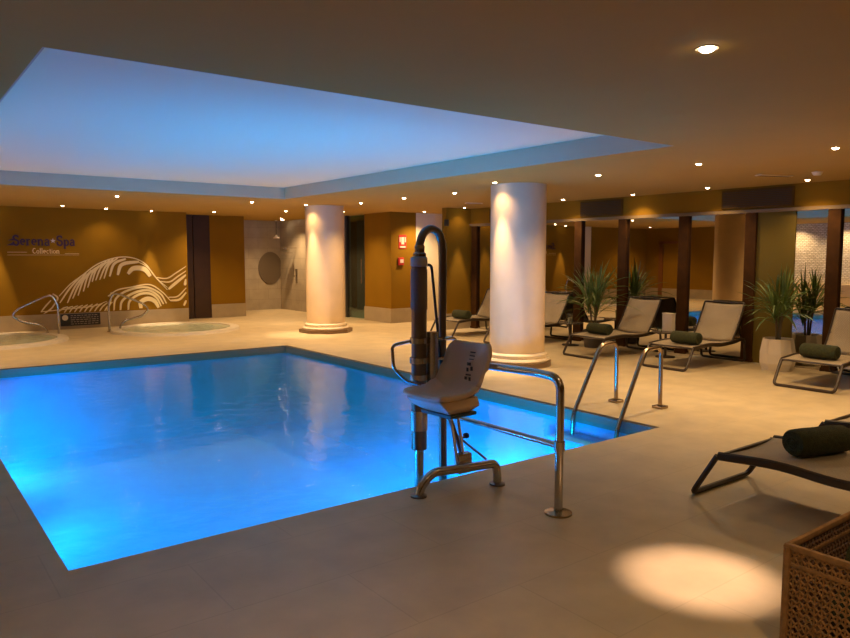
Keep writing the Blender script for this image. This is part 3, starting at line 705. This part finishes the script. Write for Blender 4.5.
mu = MB()
for si, (wdt, pts) in enumerate(MURAL):
    th_ = .004 + .0004 * (si % 12)
    p = catmull([Vector((x, 0, z)) for x, z in pts], 7); n = len(p); Lr = []
    for i, q in enumerate(p):
        t = (p[min(i + 1, n - 1)] - p[max(i - 1, 0)]).normalized(); nn = Vector((-t.z, 0, t.x)); s = i / (n - 1)
        hw = wdt / 2 * 1.15 * (.25 + .75 * math.sin(PI * min(1, .12 + .82 * s)) ** .6)
        a = q + nn * hw; b = q - nn * hw
        for v in (a, b): v.x = min(max(v.x, 2.3), 5.82); v.z = max(v.z, .36)
        Lr.append((a, b))
    R = [[mu.bm.verts.new((v.x, 16.998 - d, v.z)) for v in ab for d in (0, th_)] for ab in Lr]
    for A, B in zip(R, R[1:]):
        for i, j in ((0, 1), (1, 3), (3, 2), (2, 0)): mu.bm.faces.new((A[i], A[j], B[j], B[i]))
    mu.bm.faces.new([R[0][i] for i in (0, 1, 3, 2)]); mu.bm.faces.new([R[-1][i] for i in (0, 2, 3, 1)])
centred(mu, 'wave_mural', cream, 'cream line mural of curling waves on the mustard back wall', 'wall mural')

# lettering : strokes (x, z, thickness at start/end) in letter units, x-height .62, cap height 1
def arc(cx, cz, rx, rz, a0, a1, n=10): return [(cx + rx * math.cos(math.radians(a0 + (a1 - a0) * i / n)), cz + rz * math.sin(math.radians(a0 + (a1 - a0) * i / n))) for i in range(n + 1)]
GL = {
 'S': (.62, [(arc(.31, .74, .21, .21, 20, 250) + arc(.31, .27, .22, .25, 70, -200), .13), ([(.52, .70), (.52, .98)], .04), ([(.09, .02), (.09, .30)], .04)]),
 'e': (.54, [([(.10, .34), (.44, .34)] + arc(.27, .34, .18, .26, 0, 300), .10)]),
 'r': (.46, [([(.15, 0), (.15, .60)], .13), ([(.03, .03), (.29, .03)], .05), ([(.02, .58), (.16, .58)], .05), (arc(.30, .40, .13, .18, 150, 50), .09)]),
 'n': (.64, [([(.14, 0), (.14, .60)], .13), ([(.03, .03), (.25, .03)], .05), ([(.02, .58), (.14, .58)], .05), (arc(.31, .38, .16, .20, 160, 10) + [(.47, 0)], .11), ([(.37, .03), (.59, .03)], .05)]),
 'a': (.54, [(arc(.25, .42, .15, .18, 160, 10) + [(.40, .05), (.48, .03)], .11), (arc(.23, .17, .15, .16, 60, 330), .09)]),
 'p': (.60, [([(.14, -.30), (.14, .60)], .13), ([(.03, -.28), (.27, -.28)], .05), ([(.02, .58), (.14, .58)], .05), (arc(.30, .30, .18, .28, 150, -150), .10)]),
 'C': (.62, [(arc(.34, .5, .26, .45, 50, 310), .09)]), 'o': (.54, [(arc(.27, .31, .19, .28, 0, 360), .08)]),
 'l': (.28, [([(.14, 0), (.14, 1)], .09), ([(.05, .02), (.23, .02)], .04)]), 'c': (.48, [(arc(.27, .31, .18, .28, 50, 310), .08)]),
 't': (.36, [([(.17, .85), (.17, .05), (.30, .03)], .09), ([(.04, .6), (.32, .6)], .05)]), 'i': (.26, [([(.13, 0), (.13, .6)], .09), ([(.13, .76), (.13, .86)], .09)]),
 ' ': (.30, []),
}
def lettering(text, x, z, h, th, y=16.998):
    m = MB()
    for ch in text:
        wd, st_ = GL[ch]
        for pts, k in st_:
            P_ = [Vector((x + a * h, 0, z + b * h)) for a, b in pts]; n = len(P_); R = []
            for i, q in enumerate(P_):
                t = (P_[min(i + 1, n - 1)] - P_[max(i - 1, 0)]); t = t.normalized() if t.length else Vector((1, 0, 0)); nn = Vector((-t.z, 0, t.x)) * k * h * .62
                R.append([m.bm.verts.new((v.x, y - d, v.z)) for v in (q + nn, q - nn) for d in (0, th)])
            for A, B in zip(R, R[1:]):
                for i, j in ((0, 1), (1, 3), (3, 2), (2, 0)): m.bm.faces.new((A[i], A[j], B[j], B[i]))
            m.bm.faces.new([R[0][i] for i in (0, 1, 3, 2)]); m.bm.faces.new([R[-1][i] for i in (0, 2, 3, 1)])
        x += wd * h
    return m, x
sg = thing('wall_sign', 'Serena Spa lettering in dark purple with gold Collection line on the back wall', 'sign', (2.8, 17.0, 1.6))
def rel(o): o.location = (-2.8, -17.0, -1.6); o.parent = sg
m1, xe = lettering('Serena', 2.24, 1.80, .21, .02); o = m1.build('letters_serena', purple_m); rel(o)
m2, x2 = lettering('Spa', xe + .12, 1.80, .21, .02); o = m2.build('letters_spa', purple_m); rel(o)
star = MB(); cs = (xe + .055, 1.90)
star.prism([(cs[0] + (.055 if k % 2 == 0 else .02) * math.cos(PI * k / 5 + .3), cs[1] + (.055 if k % 2 == 0 else .02) * math.sin(PI * k / 5 + .3)) for k in range(10)], 16.978, 16.998)
o = star.build('star', mat('silver_star', (.6, .5, .5), .4)); rel(o)
o = MB().prism([(2.13, 1.80), (2.26, 1.86), (2.26, 1.80)], 16.985, 16.998).prism([(2.16, 1.90), (2.30, 1.96), (2.28, 1.90)], 16.985, 16.998).build('flourish', purple_m); rel(o)
m3, x3 = lettering('Collection', 2.60, 1.63, .115, .012); o = m3.build('letters_collection', gold_m); rel(o)
o = MB().box(2.14, 2.50, 16.99, 16.998, 1.655, 1.663).box(3.22, 3.50, 16.99, 16.998, 1.625, 1.633).box(2.14, 3.50, 16.99, 16.998, 1.598, 1.604).build('rules', gold_m); rel(o)

pq = thing('wall_plaque', 'black plaque with white text and round logo on the skirting below the mural', 'sign', (3.47, 16.97, .20))
MB().box(-.40, .40, -.012, .0, -.13, .13).build('board', black_s, pq, bevel=.003)
MB().lathe([(.002, 0), (.06, 0), (.06, .006), (.002, .006)], 24).build('logo', white_m, pq).rotation_euler = (PI / 2, 0, 0)
pq.children[-1].location = (-.31, -.012, .05)
tx = MB()
for r_ in range(5):
    x = -.20
    while x < .34:
        l = random.uniform(.03, .09); tx.box(x, min(x + l, .36), -.015, -.012, .09 - r_ * .045 - .008, .09 - r_ * .045 + .006); x += l + .02
tx.build('text_lines', mat('sign_text', (.35, .30, .25), .5), pq)

# fire notices
f1 = thing('fire_notice', 'red and white fire notice high on the wall left of the lit white wall', 'sign', (9.88, 13.85, 1.90))
MB().box(-.11, .11, -.012, 0, -.15, .17).build('board', red_m, f1, bevel=.003)
MB().box(-.04, .04, -.016, -.012, -.05, .12).box(-.09, -.06, -.016, -.012, .0, .12).box(.06, .09, -.016, -.012, .0, .12).box(-.08, .08, -.016, -.012, -.13, -.09).build('pictogram', white_m, f1)
f2 = thing('alarm_button', 'small red fire alarm box below the fire notice', 'alarm', (9.82, 13.85, 1.45))
MB().box(-.08, .08, -.045, 0, -.09, .09).build('housing', red_m, f2, bevel=.008)
MB().box(-.04, .055, -.05, -.045, -.035, .05).build('pane', white_m, f2)
sp = thing('wall_speaker', 'small dark speaker at the corner above the lit white wall', 'speaker', (9.70, 11.92, 2.28))
MB().box(-.10, -.04, -.08, .02, -.07, .07).build('housing', black, sp, bevel=.01)
MB().tube([(-.05, -.03, 0), (-.01, -.02, 0)], .012).build('bracket', black, sp)

# air grilles on the beam
def grille(y0_, y1_, label):
    yc = (y0_ + y1_) / 2; hw = (y1_ - y0_) / 2
    t = thing('air_grille', label, 'air vent', (10.338, yc, 2.43), 0, 'long air grilles on the beam')
    MB().box(-.03, 0, -hw, hw, -.14, .14).build('frame', grille_m, t, bevel=.006)
    sl = MB()
    for k in range(9): z = -.105 + k * .026; sl.box(-.040, -.03, -hw + .03, hw - .03, z - .006, z + .006)
    sl.build('slats', mat('grille_slat', (.05, .026, .006), .7), t)
grille(4.97, 6.06, 'long brown air grille on the beam above the white planter')
grille(7.90, 8.84, 'long brown air grille on the beam above the farther palm')
grille(10.5, 11.3, 'brown air grille on the beam at the far end')
# slim ceiling vents and a smoke detector
def cvent(x, y, rz, l, label):
    t = thing('ceiling_vent', label, 'air vent', (x, y, CH), rz, 'slim white ceiling vents')
    MB().box(-l / 2, l / 2, -.05, .05, -.012, 0).build('frame', white_p, t, bevel=.003)
    MB().box(-l / 2 + .02, l / 2 - .02, -.03, .03, -.014, -.012).build('slot', grille_m, t)
cvent(9.05, 4.62, -.37, .50, 'slim white ceiling vent above the right-hand air grille')
cvent(9.22, 10.55, -.37, .34, 'slim white ceiling vent left of the big near column')
sd = thing('smoke_detector', 'small round white smoke detector on the ceiling at the right', 'smoke detector', (9.1, 4.12, CH))
MB().lathe([(.055, 0), (.055, -.02), (.04, -.04), (.002, -.045)], 24).build('housing', white_p, sd, True)
MB().lathe([(.062, 0), (.062, -.008), (.055, -.008)], 24, cap=False).build('base', white_p, sd, True)

# shower alcove
rd = thing('round_wall_disc', 'large round dark disc on the back wall of the stone shower alcove', 'wall decoration', (9.22, 19.65, 1.22))
MB().prism([(.36 * math.cos(2 * PI * k / 40), .46 * math.sin(2 * PI * k / 40)) for k in range(40)], -.03, -.001).build('disc', mat('disc_brown', (.12, .09, .06), .4), rd)
MB().tube([(.365 * math.cos(2 * PI * k / 40), -.02, .465 * math.sin(2 * PI * k / 40)) for k in range(40)], .012, n=6, closed=True).build('rim', mat('disc_rim', (.16, .12, .08), .4), rd, True)
pl = thing('pendant_lamp', 'small pendant lamp hanging in the stone shower alcove', 'pendant lamp', (9.22, 19.2, CH))
MB().tube([(0, 0, 0), (0, 0, -.46)], .006, n=6).build('cord', black, pl)
MB().lathe([(.02, -.42), (.03, -.46), (.10, -.52), (.095, -.52), (.02, -.47)], 24, cap=False).build('lamp_shade', white_p, pl, True)
MB().lathe([(.035, 0), (.035, -.02), (.008, -.03)], 20).build('ceiling_rose', white_p, pl, True)
sh = thing('shower_head', 'overhead shower with chrome arms on the right wall of the stone alcove', 'shower', (9.53, 18.6, 1.8))
MB().tube([(.02, 0, -.0), (-.45, 0, 0)], .014).tube([(.02, .25, -.14), (-.35, .25, -.14)], .012).build('arms', chrome, sh, True)
MB().lathe([(.002, .01), (.10, .0), (.10, -.015), (.002, -.02)], 24, c=(-.30, 0, -.03)).build('head', chrome, sh, True)
MB().box(0, .02, -.05, .05, -1.0, -.6).build('valve_plate', chrome, sh, bevel=.004)
MB().tube([(-.01, 0, -.8), (-.08, 0, -.8)], .02).build('handle', chrome, sh, True)
l = bpy.data.lights.new('shower_lamp', 'SPOT'); l.energy = 60; l.color = WARM2; l.spot_size = math.radians(44); l.spot_blend = .8; l.shadow_soft_size = .03
so = thing('ceiling_downlight', 'downlight over the shower in the stone alcove', 'ceiling light', (9.30, 18.95, CH), 0, 'recessed ceiling downlights')
MB().lathe([(.045, -.001), (.06, -.004), (.06, 0), (.045, 0)], 24, cap=False).build('ring', ring_m, so, True)
MB().lathe([(.004, -.006), (.045, -.006), (.045, -.002), (.004, -.002)], 24).build('lens', lens_m, so)
lo = bpy.data.objects.new('shower_lamp', l); COL.objects.link(lo); lo.parent = so; lo.location = (0, 0, -.03)
gp = tag(centred(MB().box(9.38, 9.40, 16.6, 17.3, 0.0, 2.1), 'glass_screen', glass_c, 'clear glass screen at the entrance of the shower alcove', 'glass screen'))
